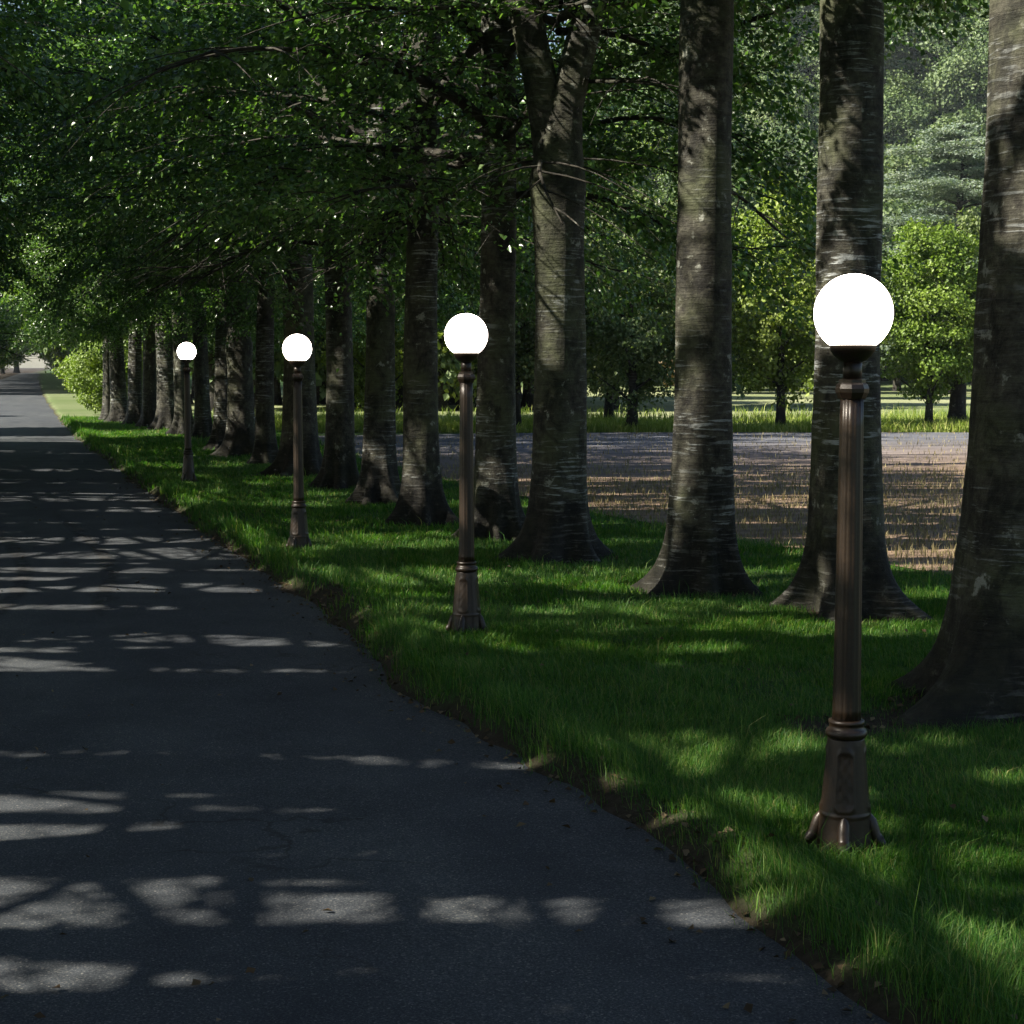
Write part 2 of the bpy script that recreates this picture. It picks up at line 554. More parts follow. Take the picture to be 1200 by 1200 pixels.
xs = axis([(-900, -200, 100), (-200, -20, 12), (-20, -4, 1), (-4, -2.2, 0.1), (-2.2, 2.2, 0.7), (2.2, 3.4, 0.05), (3.4, 8, 0.14), (8, 30, 1.0), (30, 300, 6), (300, 900, 100)])
ys = axis([(-900, -200, 100), (-200, -20, 12), (-20, 3, 1), (3, 20, 0.1), (20, 62, 0.25), (62, 120, 1.0), (120, 400, 5), (400, 1200, 100)])
gx, gy = np.meshgrid(xs, ys)
gz = ground_z(gx, gy)
gs = soil_at(gx, gy)
nx, ny = len(xs), len(ys)
ii = (np.arange(ny - 1)[:, None] * nx + np.arange(nx - 1)[None, :])
q = np.stack([ii, ii + 1, ii + nx + 1, ii + nx], -1).reshape(-1, 4)
me = mesh_from('ground', np.stack([gx, gy, gz], -1).reshape(-1, 3), q.ravel(), np.full(len(q), 4), M['turf'], True)
a1 = me.attributes.new('soil', 'FLOAT', 'POINT')
a1.data.foreach_set('value', gs.ravel().astype(np.float32))
gd = gx * math.sin(YAW) + gy * math.cos(YAW)
mea = sstep(44, 60, gd) * (1 - sstep(120, 140, gd)) * sstep(7.0, 9.0, gx - road_c(gy))
mea = np.maximum(mea, sstep(44, 50, gy) * 0.5 * (1 - sstep(120, 140, gd)))
a2 = me.attributes.new('meadow', 'FLOAT', 'POINT')
a2.data.foreach_set('value', mea.ravel().astype(np.float32))
tag(link('ground', me), kind='structure')

# road: one strip following the curve
ry = axis([(-60, 3, 1.5), (3, 60, 0.3), (60, 430, 2.5)])
rt = np.linspace(-1, 1, 13)
RX = road_c(ry)[:, None] + rt[None, :] * 3.0
RZ = np.full_like(RX, -0.085) + 0.025 * (1 - rt[None, :] ** 2) - 0.02
RYg = np.repeat(ry[:, None], 13, 1)
ii = (np.arange(len(ry) - 1)[:, None] * 13 + np.arange(12)[None, :])
q = np.stack([ii, ii + 1, ii + 14, ii + 13], -1).reshape(-1, 4)
tag(link('road', mesh_from('road', np.stack([RX, RYg, RZ], -1).reshape(-1, 3), q.ravel(), np.full(len(q), 4), M['asphalt'], True)), kind='structure')


def road_z(x, y):
    t = (x - road_c(y)) / 3.0
    return -0.105 + 0.025 * (1 - t * t)


# dark curved tyre marks across the road
for pts in ([(0.92, 23.6), (1.14, 20.0), (1.22, 17.4), (1.12, 15.6), (0.92, 14.2), (0.88, 13.2)],
            [(0.16, 21.8), (0.36, 18.6), (0.42, 16.6), (0.30, 15.0), (0.05, 13.4), (-0.3, 12.0)]):
    p = np.array(pts)
    t = np.linspace(0, len(p) - 1, 70)
    cx = np.interp(t, np.arange(len(p)), p[:, 0])
    cy = np.interp(t, np.arange(len(p)), p[:, 1])
    ker = np.ones(9) / 9
    cx = np.convolve(np.pad(cx, 4, 'edge'), ker, 'valid')
    w = 0.06 * (0.7 + 0.6 * vnoise(t * 1.3, 5.5)) * np.minimum(1, np.minimum(t, t[-1] - t) * 1.5 + 0.1)
    V, F, FA = [], [], []
    for i in range(70):
        for q, a in ((-1, 0), (-0.4, 1), (0.4, 1), (1, 0)):
            X = cx[i] + q * w[i] * 1.6
            V.append((X, cy[i], float(road_z(X, cy[i])) + 0.004))
            FA.append(a * min(1.0, t[i] * 0.9, (t[-1] - t[i]) * 0.9))
    for i in range(69):
        for q in range(3):
            F.append((4 * i + q, 4 * i + q + 1, 4 * i + q + 5, 4 * i + q + 4))
    F = np.array(F)
    me = mesh_from('tyre_mark', V, F.ravel(), np.full(len(F), 4), M['skid'])
    at_ = me.attributes.new('fade', 'FLOAT', 'POINT')
    at_.data.foreach_set('value', np.array(FA, dtype=np.float32))
    tag(link('tyre_mark', me), kind='structure')

# stubble field: a sheet just above the turf
field_edge = [(8.55, 4.0), (8.3, 10.0), (8.1, 13.2), (7.7, 16.0), (7.35, 20.0), (7.2, 26.0), (7.3, 34.0), (7.9, 41.5)]
far_edge = [(8.6, 44.3), (16.3, 44.2), (26.2, 41.1), (40.0, 36.5)]
fy = np.arange(4.0, 44.3, 0.35)
fe = np.interp(fy, [p[1] for p in field_edge], [p[0] for p in field_edge]) + 0.25 * (fbm(fy * 0.6, 2.2) - 0.5)
ft = np.linspace(0, 1, 26) ** 1.5
ymax = lambda x: np.interp(x, [p[0] for p in far_edge], [p[1] for p in far_edge])
FX = fe[:, None] + ft[None, :] * (44.0 - fe[:, None])
FY = np.repeat(fy[:, None], 26, 1)
FY = np.minimum(FY, ymax(FX) + 0.3 * (vnoise(FX * 0.7, 3.3) - 0.5))
FZ = np.full_like(FX, 0.008) + 0.03 * ft[None, :] * 0
ii = (np.arange(len(fy) - 1)[:, None] * 26 + np.arange(25)[None, :])
q = np.stack([ii, ii + 1, ii + 27, ii + 26], -1).reshape(-1, 4)
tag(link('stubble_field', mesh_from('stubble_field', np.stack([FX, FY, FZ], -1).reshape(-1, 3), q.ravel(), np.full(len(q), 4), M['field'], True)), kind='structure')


# ------------------------------------------------------------------ grass
LAMPS = [(3.15, 5.76), (3.19, 11.2), (3.12, 17.19), (3.18, 27.15)]


def in_view(x, y, m=1.4):
    d = cam_depth(x, y)
    lat = x * math.cos(YAW) - y * math.sin(YAW)
    return (d > 3.5) & (np.abs(lat) < 0.31 * d + m)


def scatter(n, x0, x1, y0, y1):
    return rng.uniform(x0, x1, n), rng.uniform(y0, y1, n)


BP, BH, BW, BL, BA = [], [], [], [], []
for (y0, y1, dens, w0, hm) in ((3.6, 8.0, 13000, 0.0029, 0.72), (8.0, 12.0, 7500, 0.0040, 0.75), (12.0, 18.0, 3300, 0.0062, 0.8), (18.0, 32.0, 1300, 0.010, 0.85), (32.0, 62.0, 560, 0.017, 1.0)):
    n = int((y1 - y0) * 6.6 * dens)
    x, y = scatter(n, 2.3, 8.9, y0, y1)
    er = x - edge_r(y)
    so = soil_at(x, y)
    fieldline = np.interp(y, [p[1] for p in field_edge], [p[0] for p in field_edge])
    tuft = fbm(x * 2.2 + 5, y * 2.2)
    keep = in_view(x, y) & (er > -0.02) & (x < fieldline + rng.normal(0, 0.15, n)) & (rng.random(n) > so * 0.97) & (rng.random(n) < 0.35 + 1.1 * tuft)
    for (tx, ty), r in zip(AV_XY, AV_R):
        keep &= np.hypot(x - tx, y - ty) > r * 1.25
    for lx, ly in LAMPS:
        keep &= np.hypot(x - lx, y - ly) > 0.17
    x, y, er, tuft = x[keep], y[keep], er[keep], tuft[keep]
    m = len(x)
    lush = 1 + 1.0 * np.exp(-((er - 0.2) / 0.30) ** 2) * (0.3 + 1.0 * vnoise(x * 1.7, y * 1.3))
    h = (0.040 + 0.075 * rng.random(m) ** 1.6) * (0.55 + 0.9 * tuft) * lush * hm
    tall = rng.random(m) < 0.004
    h = np.where(tall, h * 2.0 + 0.04, h)
    BP.append(np.stack([x, y, ground_z(x, y) - 0.006], 1))
    BH.append(h)
    BW.append(w0 * rng.uniform(0.6, 1.3, m))
    BL.append(rng.uniform(0.1, 1.1, m))
    BA.append(vnoise(x * 1.2, y * 1.2 + 40) * 6.3 + rng.normal(0, 1.3, m))
# the verge on the other side of the road
n = 60000
x, y = scatter(n, -7.0, -2.3, 4.0, 45.0)
keep = (edge_l(y) - x > 0.02) & (rng.random(n) > soil_at(x, y))
x, y = x[keep], y[keep]
m = len(x)
BP.append(np.stack([x, y, ground_z(x, y) - 0.006], 1))
BH.append(rng.uniform(0.04, 0.10, m))
BW.append(rng.uniform(0.008, 0.016, m))
BL.append(rng.uniform(0.1, 1.1, m))
BA.append(rng.uniform(0, 6.3, m))
me = blade_mesh('grass', np.concatenate(BP), np.concatenate(BH), np.concatenate(BW), np.concatenate(BL), np.concatenate(BA), M['grass'])
tag(link('grass', me), 'short green grass covering the verge between road and field', 'grass', kind='stuff')

# stubble standing in the field
n = 420000
x, y = scatter(n, 7.0, 30.0, 9.0, 44.0)
fieldline = np.interp(y, [p[1] for p in field_edge], [p[0] for p in field_edge])
row = np.round(y / 0.32) * 0.32 + rng.normal(0, 0.035, n)
y = np.where(rng.random(n) < 0.35, row, y)
dens = np.clip(13.0 / cam_depth(x, y), 0, 1) ** 1.5 * (1 - 0.85 * sstep(25, 33, cam_depth(x, y)))
keep = in_view(x, y, 1.8) & (x > fieldline + rng.normal(0.1, 0.2, n)) & (y < ymax(x)) & (fbm(x * 0.5, y * 1.6) > 0.30) & (rng.random(n) < dens)
x, y = x[keep], y[keep]
m = len(x)
me = blade_mesh('stubble', np.stack([x, y, np.full(m, 0.004)], 1), rng.uniform(0.03, 0.11, m) * (1 + 0.5 * (rng.random(m) < 0.03)), rng.uniform(0.004, 0.009, m) * (0.6 + cam_depth(x, y) / 26), rng.uniform(0, 0.5, m), rng.uniform(0, 6.3, m), M['stubble'])
tag(link('stubble', me), 'pale cut straw stubble standing in the field', 'stubble', kind='stuff')

# rough grass along the far side of the field and beside the far road
lat = rng.uniform(-14, 20, 78000)
dp = 47.0 + rng.exponential(4.0, 78000)
x, y = place(lat, dp)
keep = (fbm(x * 0.35, y * 0.35) > 0.40 - 0.12 * (dp < 49)) & (x > 7.8) & (dp < 75)
x, y, dp = x[keep], y[keep], dp[keep]
m = len(x)
ht = (0.10 + 0.34 * rng.random(m) ** 1.5) * (0.4 + 1.2 * fbm(x * 0.3 + 7, y * 0.3))
me = blade_mesh('rough_grass', np.stack([x, y, np.zeros(m)], 1), ht, rng.uniform(0.014, 0.035, m), rng.uniform(0.1, 0.8, m), rng.uniform(0, 6.3, m), M['rough_grass'])
tag(link('rough_grass', me), 'tall yellow green grass growing wild along the far side of the field', 'grass', kind='stuff')

# dead leaves and crumbs of soil on the bare edge and round the trunks
n = 60000
n = 90000
x, y = scatter(n, -1.5, 7.0, 3.8, 30.0)
so = np.where(x > 0, soil_at(x, y), 0)
er = x - edge_r(y)
keep = in_view(x, y) & ((so > 0.45) & (er > -0.02) | ((rng.random(n) < 0.10) & (er > -0.35) & (er < 0)) | (rng.random(n) < 0.012)) & (rng.random(n) < 0.5)
for (tx, ty), r in zip(AV_XY, AV_R):
    keep &= np.hypot(x - tx, y - ty) > r * 1.1
x, y = x[keep], y[keep]
m = len(x)
zz = np.maximum(ground_z(x, y), road_z(x, y)) + np.where((soil_at(x, y) < 0.3) & (x > 2.5), 0.045, 0.008)
az = rng.uniform(0, 6.3, m)
nr = np.stack([rng.normal(0, 0.45, m), rng.normal(0, 0.45, m), np.ones(m)], 1)
L = rng.uniform(0.012, 0.05, m)
me = leaf_mesh('leaf_litter', np.stack([x, y, zz], 1), np.stack([np.cos(az), np.sin(az), rng.normal(0.1, 0.25, m)], 1), nr, L, L * 0.7, M['litter'])
tag(link('leaf_litter', me), 'brown dead leaves and crumbs on the bare soil at the road edge', 'leaf litter', kind='stuff')


# ------------------------------------------------------------------ avenue tree builders
def trunk_mesh(seed, r, fork, lx, ly, top=13.0):
    g = np.random.default_rng(seed)
    T = Tubes()
    nl = g.integers(5, 8)
    ph = g.uniform(0, 6.28, 4)

    def rf(rr, th, pts):
        z = pts[:, 2][:, None]
        flare = np.exp(-np.clip(z, 0, None) / 0.17) * np.clip(0.62 + 0.62 * np.cos(nl * th + ph[0] + 0.9 * np.sin(th + ph[1])) + 0.35 * np.cos(2 * th + ph[2]), 0.05, 1.5)
        flare2 = 0.32 * np.exp(-np.clip(z, 0, None) / 0.75) * (1 + 0.25 * np.cos(nl * th + ph[0]))
        fl = 0.035 * np.cos(3 * th + ph[3] + z * 0.5) + 0.022 * np.cos(5 * th - z * 0.8 + ph[1]) + 0.04 * np.cos(2 * th + ph[2] + 0.3 * z)
        lump = 0.03 * np.sin(z * 2.3 + 2 * th + ph[0]) * np.sin(z * 1.1 + ph[1]) + 0.016 * np.sin(9 * th + 5 * z + ph[2]) * np.sin(7 * z + 4 * th)
        return rr * (1 + flare + flare2 + fl + lump)
    z = np.concatenate([[-0.25], np.linspace(-0.05, 0.5, 14), np.linspace(0.58, 3.0, 26), np.linspace(3.2, top, 30)])
    ph2 = g.uniform(0, 6.28, 2)

    def axis_xy(z):
        return lx * z + 0.035 * np.sin(z * 0.7 + ph2[0]) - 0.035 * np.sin(ph2[0]), ly * z + 0.03 * np.sin(z * 0.6 + ph2[1]) - 0.03 * np.sin(ph2[1])
    if fork == 0:
        cx, cy = axis_xy(z)
        rad = r * np.clip(1.0 - 0.02 * z - 0.0035 * np.clip(z - 4, 0, None) ** 2, 0.12, 1.2)
        T.add(np.stack([cx, cy, z], 1), rad, 40, rf)
    else:
        zf = 3.55 if fork == 1 else 2.2
        sl, sr = (0.33, -0.17) if fork == 1 else (0.20, -0.16)

        def bend(z):
            q = np.clip(z - zf, 0, None)
            return sl * (np.sqrt(q * q + 0.35) - 0.59) * np.where(q < 3, 1, 1)
        cx, cy = axis_xy(z)
        rad = r * np.clip(1.0 - 0.02 * z, 0.2, 1) * (1 + 0.16 * np.exp(-((z - zf - 0.1) / 0.35) ** 2)) * np.where(z > zf, np.clip(1 - 0.27 * sstep(zf, zf + 0.7, z) - 0.06 * (z - zf), 0.12, 1), 1)
        T.add(np.stack([cx + bend(z), cy, z], 1), rad, 40, rf)
        bx, by = axis_xy(zf)
        t = np.linspace(-0.7, 8.0, 36)
        q = np.clip(t + 0.45, 0, None)
        px = bx + sr * (np.sqrt(q * q + 0.2) - 0.45) + 0.03 * np.sin(t * 2.0)
        py = by + 0.05 * q + 0.03 * np.sin(t * 1.7)
        T.add(np.stack([px, py, zf + t], 1), r * 0.70 * np.clip(1.0 - 0.075 * np.clip(t, 0, None), 0.12, 1) * np.clip((t + 1.1) / 0.8, 0.5, 1), 24,
              lambda rr, th, pts: rr * (1 + 0.06 * np.cos(3 * th + pts[:, 2][:, None] * 1.5) + 0.04 * np.cos(5 * th - pts[:, 2][:, None] * 2.3)))
    return T.mesh('trunk', M['bark'])


def beech_crown(seed, z0=3.4, z1=14.0, Rmax=4.4, nlimb=26, droop=1.0, leaf=0.072, dense=1.0, zfine=7.0, lowbias=1.25):
    """limbs, side branches and flat leaf sprays; returns (limb mesh, leaf mesh)"""
    g = np.random.default_rng(seed)
    T = Tubes()
    P, D, NN, LL = [], [], [], []
    az = g.uniform(0, 6.28)
    for i in range(nlimb):
        u = (i + g.uniform(0, 0.8)) / nlimb
        z = z0 + (z1 - z0) * u ** lowbias
        az += 2.4 + g.normal(0, 0.35)
        prof = (0.78 + 0.5 * math.sin(min(1, u * 1.5) * math.pi * 0.62)) * (1 - max(0, u - 0.55) * 1.5)
        L = Rmax * max(0.25, prof) * g.uniform(0.72, 1.1)
        rise = (0.10 + 0.75 * u) * L
        dr = droop * (1 - 0.75 * u) * g.uniform(0.25, 0.62) * L
        t = np.linspace(0, 1, 9)
        daz = g.normal(0, 0.25)
        a = az + daz * t
        hx = np.cumsum(np.cos(a)) / 9 * L
        hy = np.cumsum(np.sin(a)) / 9 * L
        hx, hy = hx - hx[0], hy - hy[0]
        path = np.stack([hx, hy, z + rise * t - dr * t ** 2.2 + 0.10 * np.sin(t * 7 + i) * t], 1)
        path[:, :2] += (0.10 * L * np.sin(t * 6.5 + 3 * i) * t * 0.5)[:, None] * np.array([-math.sin(az), math.cos(az)])
        path[:, 2] = np.maximum(path[:, 2], z0 - 0.35 - 0.2 * t)
        rb = 0.018 + 0.009 * L
        T.add(path, rb * (1 - 0.88 * t), 6)
        fine = z < zfine
        ns = int((11 if fine else 7) * dense + 0.5)
        for j in range(ns):
            tt = 0.20 + 0.80 * (j + g.uniform(0, 0.7)) / ns
            tt = min(tt, 0.99)
            k = min(7, int(tt * 8))
            f = tt * 8 - k
            p0 = path[k] * (1 - f) + path[k + 1] * f
            tg = path[k + 1] - path[k]
            tg /= np.linalg.norm(tg) + 1e-9
            side = 1 if j % 2 else -1
            ang = side * g.uniform(0.5, 1.15)
            if j == ns - 1:
                ang = 0.1
            ca, sa = math.cos(ang), math.sin(ang)
            d2 = np.array([tg[0] * ca - tg[1] * sa, tg[0] * sa + tg[1] * ca, tg[2] * 0.6 + g.normal(0.05, 0.15)])
            d2 /= np.linalg.norm(d2)
            L2 = L * (0.44 - 0.24 * tt) * g.uniform(0.7, 1.25) + 0.25
            t2 = np.linspace(0, 1, 6)
            br = p0 + d2 * (L2 * t2)[:, None] + np.array([0, 0, -1]) * (droop * 0.28 * L2 * t2 ** 2)[:, None]
            br[:, 2] = np.maximum(br[:, 2], z0 - 0.9)
            T.add(br, (0.006 + 0.004 * L2) * (1 - 0.85 * t2), 4)
            nt = int(((12 if fine else 6) + 4 * L2) * dense)
            for q in range(nt):
                s = 0.12 + 0.88 * (q + g.uniform(0, 0.6)) / nt
                s = min(s, 1.0)
                b0 = p0 + d2 * L2 * s + np.array([0, 0, -1]) * droop * 0.28 * L2 * s * s
                sg = 1 if q % 2 else -1
                an = sg * g.uniform(0.45, 1.0) if q < nt - 1 else 0.0
                ca, sa = math.cos(an), math.sin(an)
                d3 = np.array([d2[0] * ca - d2[1] * sa, d2[0] * sa + d2[1] * ca, d2[2] - 0.15 + g.normal(0, 0.42)])
                d3 /= np.linalg.norm(d3)
                L3 = g.uniform(0.28, 0.6) * (1 if fine else 1.25)
                sz = leaf if fine else leaf * 2.3
                nl = int(L3 / (sz * 0.33)) + 1
                w = (np.arange(nl) + g.uniform(0, 0.5, nl)) / nl
                pos = b0 + d3 * (L3 * w)[:, None] + np.array([0, 0, -1]) * (0.12 * L3 * w ** 2)[:, None]
                sd = np.where(np.arange(nl) % 2 == 0, 1, -1)
                an = sd * g.uniform(0.5, 1.1, nl)
                ca, sa = np.cos(an), np.sin(an)
                dl = np.stack([d3[0] * ca - d3[1] * sa, d3[0] * sa + d3[1] * ca, d3[2] - g.uniform(-0.3, 0.9, nl)], 1)
                tilt = g.normal(0, 0.85, (nl, 3))
                tilt[:, 2] = 1.0
                P.append(pos + g.normal(0, 0.045, (nl, 3)))
                D.append(dl)
                NN.append(tilt)
                LL.append(sz * g.uniform(0.7, 1.25, nl))
    return T.mesh('limbs', M['limb_bark']), [np.concatenate(q) for q in (P, D, NN, LL)]


TALL_CROWN = beech_crown(140, z0=3.4, z1=11.5, Rmax=4.8, nlimb=36, droop=0.9, lowbias=1.0)
NEAR_CROWNS = [beech_crown(120 + i, z0=3.6, z1=6.3, Rmax=4.3, nlimb=20, droop=0.9) for i in range(3)]
CROWNS = [beech_crown(100 + i, z0=3.5 + 0.15 * (i % 3), z1=7.3, Rmax=4.3, nlimb=22, droop=0.9 + 0.15 * (i % 2)) for i in range(4)]
HIGH_CROWN = beech_crown(150, z0=4.9, z1=6.6, Rmax=3.8, nlimb=15, droop=0.5)
MID_CROWNS = [beech_crown(180 + i, z0=4.3, z1=8.2, Rmax=5.4, nlimb=36, droop=0.75, dense=1.35, lowbias=1.0) for i in range(2)]
LOW_CROWNS = [beech_crown(200 + i, z0=2.9, z1=10.8, Rmax=6.4, nlimb=50, droop=0.8, dense=1.4, lowbias=1.1) for i in range(3)]


def carve(crown, x, y, rz, spare=0.0, name='crown'):
    """one tree's own leaves: some are cut away along the sun direction to shape the dapples below"""
    P, D, NN, LL = crown
    c, sn = math.cos(rz), math.sin(rz)
    rot = lambda A: np.stack([A[:, 0] * c - A[:, 1] * sn, A[:, 0] * sn + A[:, 1] * c, A[:, 2]], 1)
    P, D, NN = rot(P), rot(D), rot(NN)
    wx, wy, wz = P[:, 0] + x, P[:, 1] + y, P[:, 2]
    gx = wx + wz / math.tan(SUN_EL) * math.sin(SUN_AZ)
    gy = wy + wz / math.tan(SUN_EL) * math.cos(SUN_AZ)
    u, v = gx * math.cos(YAW) - gy * math.sin(YAW), gx * math.sin(YAW) + gy * math.cos(YAW)
    f = 0.32 * vnoise(u * 0.27 + 3.1, v * 2.8) + 0.28 * vnoise(u * 0.55 + 8.0, v * 7.0) + 0.12 * vnoise(u * 2.0 + 2.0, v * 13.0) + 0.28 * vnoise(u * 0.14 + 1.0, v * 0.85 + 6.0)
    for bv, bw, ba in ((5.90, 0.15, 0.33), (6.6, 0.07, 0.10), (7.3, 0.08, 0.10), (8.35, 0.20, 0.15), (9.3, 0.12, 0.06), (10.85, 0.20, 0.16), (12.9, 0.15, 0.10), (15.0, 0.3, 0.09), (19.0, 0.5, 0.08)):  # extra leaf gaps added where light streaks are wanted on the road
        f = f + ba * np.exp(-((v - bv) / bw) ** 2) * (u < 1.6) * (x < 0)
    f = f - 0.10 * (v < 5.65) * (u < 1.5)
    if x < 0:
        thr = 0.55 - 0.10 * sstep(2.4, 3.0, gx) * (1 - 0.5 * sstep(4.6, 5.2, gx)) - 0.03 * sstep(7.3, 9.3, gx)
    else:
        thr = 0.475
    low = (((wz < 3.3) & (wx < 4.3) & (wy < 33)) | ((wz < 5.0) & (wy < 15.3) & (wx < 6.2))) if x > 0 else ((wz < 2.6) & (wx > -3.5) & (wy < 31)) | (wz < 1.9)
    keep = (f < thr) & ~low | (np.random.default_rng(5).random(len(f)) < spare) & ~low
    return leaf_mesh(name, P[keep], D[keep], NN[keep], LL[keep], LL[keep] * 0.70, M['beech_leaf'])


def avenue_tree(name, x, y, r, fork, lx, ly, label, group, crown, rz, seed, spare=0.0):
    t = thing(name, label, 'tree', (x, y, float(ground_z(x, y)) if x > 0 else 0.0), group)
    link('trunk', trunk_mesh(seed, r, fork, lx, ly), t)
    a = link('limbs', crown[0], t)
    a.rotation_euler = (0, 0, rz)
    link('crown', carve(crown[1], x, y, rz, spare), t)
    return t


FAR_LABEL = 'one of the dark close set beech trunks beyond the farthest lamp'
for i, (x, y, r, fork, lx, ly, lab) in enumerate(AVENUE):
    avenue_tree('beech_tree', x, y, r, fork, lx, ly, lab or FAR_LABEL, 'beeches lining the right side of the road',
                HIGH_CROWN if i < 4 else NEAR_CROWNS[i % 3] if i < 8 else TALL_CROWN if i > 11 else CROWNS[(i * 3 + 1) % 4], 1.3 * i + 0.4, 300 + i, 0.12 if i < 9 else 0.4)
LEFT_LABEL = 'one of the beeches off the left edge whose leafy boughs hang over the road'
for i in range(18):
    y = -7.5 + 2.9 * i + rng.uniform(-0.4, 0.4)
    cr = LOW_CROWNS[i % 3] if y > 27 else MID_CROWNS[i % 2]
    avenue_tree('beech_tree', -5.2 + rng.uniform(-0.25, 0.25), y, 0.25, 0, 0, 0, LEFT_LABEL, 'beeches lining the left side of the road',
                cr, 2.1 * i, 400 + i)

# shallow root running out from the nearest trunk
# ------------------------------------------------------------------ field and woodland trees
def round_crown(seed, Rx, H, zb, nclump, per, leaf, mat, clump_r=0.5, up=0.5):
    """foliage clumps spread through an uneven egg-shaped volume"""
    g = np.random.default_rng(seed)
    lobes = g.normal(0, 1, (9, 3))
    lobes /= np.linalg.norm(lobes, axis=1)[:, None]
    P, D, NN, LL = [], [], [], []
    for i in range(nclump):
        d = g.normal(0, 1, 3)
        d /= np.linalg.norm(d)
        rr = g.uniform(0.25, 1.0) ** 0.5
        bul = 0.80 + 0.28 * max(0, float(np.max(lobes @ d)) - 0.5) * 2
        c = d * rr * bul * np.array([Rx, Rx, H / 2])
        wid = 1.0 - 0.30 * max(0, c[2] / (H / 2)) ** 2 - 0.25 * max(0, -c[2] / (H / 2)) ** 2
        c = c * np.array([wid, wid, 1]) + np.array([0, 0, zb + H / 2])
        k = int(per * g.uniform(0.6, 1.4))
        cr = clump_r * g.uniform(0.6, 1.35)
        o = g.normal(0, 1, (k, 3))
        o /= np.linalg.norm(o, axis=1)[:, None]
        o *= (g.random(k) ** 0.45)[:, None] * cr * np.array([1.15, 1.15, 0.75])
        P.append(c + o)
        nr = o / cr + d * 0.6 + np.array([0, 0, up]) + g.normal(0, 0.35, (k, 3))
        NN.append(nr)
        dl = g.normal(0, 1, (k, 3)) + d * 0.5
        dl[:, 2] -= 0.5
        D.append(dl)
        LL.append(leaf * g.uniform(0.7, 1.3, k))
    P, D, NN, LL = np.concatenate(P), np.concatenate(D), np.concatenate(NN), np.concatenate(LL)
    return leaf_mesh('crown', P, D, NN, LL, LL * 0.75, mat)


def stem_mesh(seed, r, h, spread, nb=9):
    g = np.random.default_rng(seed)
    T = Tubes()
    z = np.linspace(-0.15, h * 0.8, 16)
    T.add(np.stack([0.04 * np.sin(z * 1.3 + seed), 0.04 * np.sin(z + seed), z], 1), r * (1 - 0.85 * z / h) * (1 + 0.5 * np.exp(-np.clip(z, 0, None) / 0.2)), 12)
    for i in range(nb):
        z0 = h * (0.18 + 0.5 * i / nb)
        a = i * 2.4 + g.uniform(0, 0.5)
        t = np.linspace(0, 1, 6)
        L = spread * g.uniform(0.6, 1.0)
        T.add(np.stack([np.cos(a) * L * t, np.sin(a) * L * t, z0 + L * 0.7 * t], 1), r * 0.35 * (1 - 0.85 * t), 5)
    return T.mesh('trunk', M['limb_bark'])


def simple_tree(name, label, x, y, z, trunk, crown, group=None, s=1.0, rz=0.0, cat='tree'):
    t = thing(name, label, cat, (x, y, z), group, rz, s)
    link('trunk', trunk, t)
    link('crown', crown, t)
    return t


field_trunk = stem_mesh(1, 0.14, 5.2, 1.5)
fat_trunk = stem_mesh(2, 0.30, 7.0, 2.0)
lc = [round_crown(500 + i, 2.0, 6.3, 0.85, 210, 120, 0.115, M['lime_leaf'], 0.42) for i in range(3)]
wc_near = [round_crown(520 + i, 2.3, 6.2, 0.9, 200, 110, 0.12, M['dull_leaf'], 0.5) for i in range(2)]
G = 'young trees standing along the far side of the field'
simple_tree('lime_tree', 'bright young tree with its slim trunk showing left of the nearest lamp globe', 21.7, 43.76, 0, field_trunk, lc[0], G, 1.0, 0.5)
simple_tree('lime_tree', 'bright young tree seen right of the nearest lamp, in front of the layered cedar', 25.73, 42.49, 0, field_trunk, lc[1], G, 0.86, 2.0)
simple_tree('lime_tree', 'thick trunked darker tree close behind the bright tree below the cedar', 27.3, 43.6, 0, fat_trunk, wc_near[0], G, 0.88, 1.0)
simple_tree('field_tree', 'dull green field tree with dark trunk, just right of the forked beech', 17.45, 44.44, 0, stem_mesh(3, 0.17, 5.0, 1.6), wc_near[1], G, 0.95, 3.0)
simple_tree('field_tree', 'dark field tree showing just right of the olive green beech behind the second lamp', 14.6, 46.2, 0, field_trunk, wc_near[0], G, 1.05, 4.0)
simple_tree('lime_tree', 'yellow green field tree showing in the gap left of the mottled grey beech', 11.1, 48.4, 0, field_trunk, lc[2], G, 0.95, 5.0)
simple_tree('field_tree', 'darker field tree standing behind and left of the bright slim trunked tree', 19.8, 52.5, 0, field_trunk, wc_near[1], G, 1.1, 0.2)

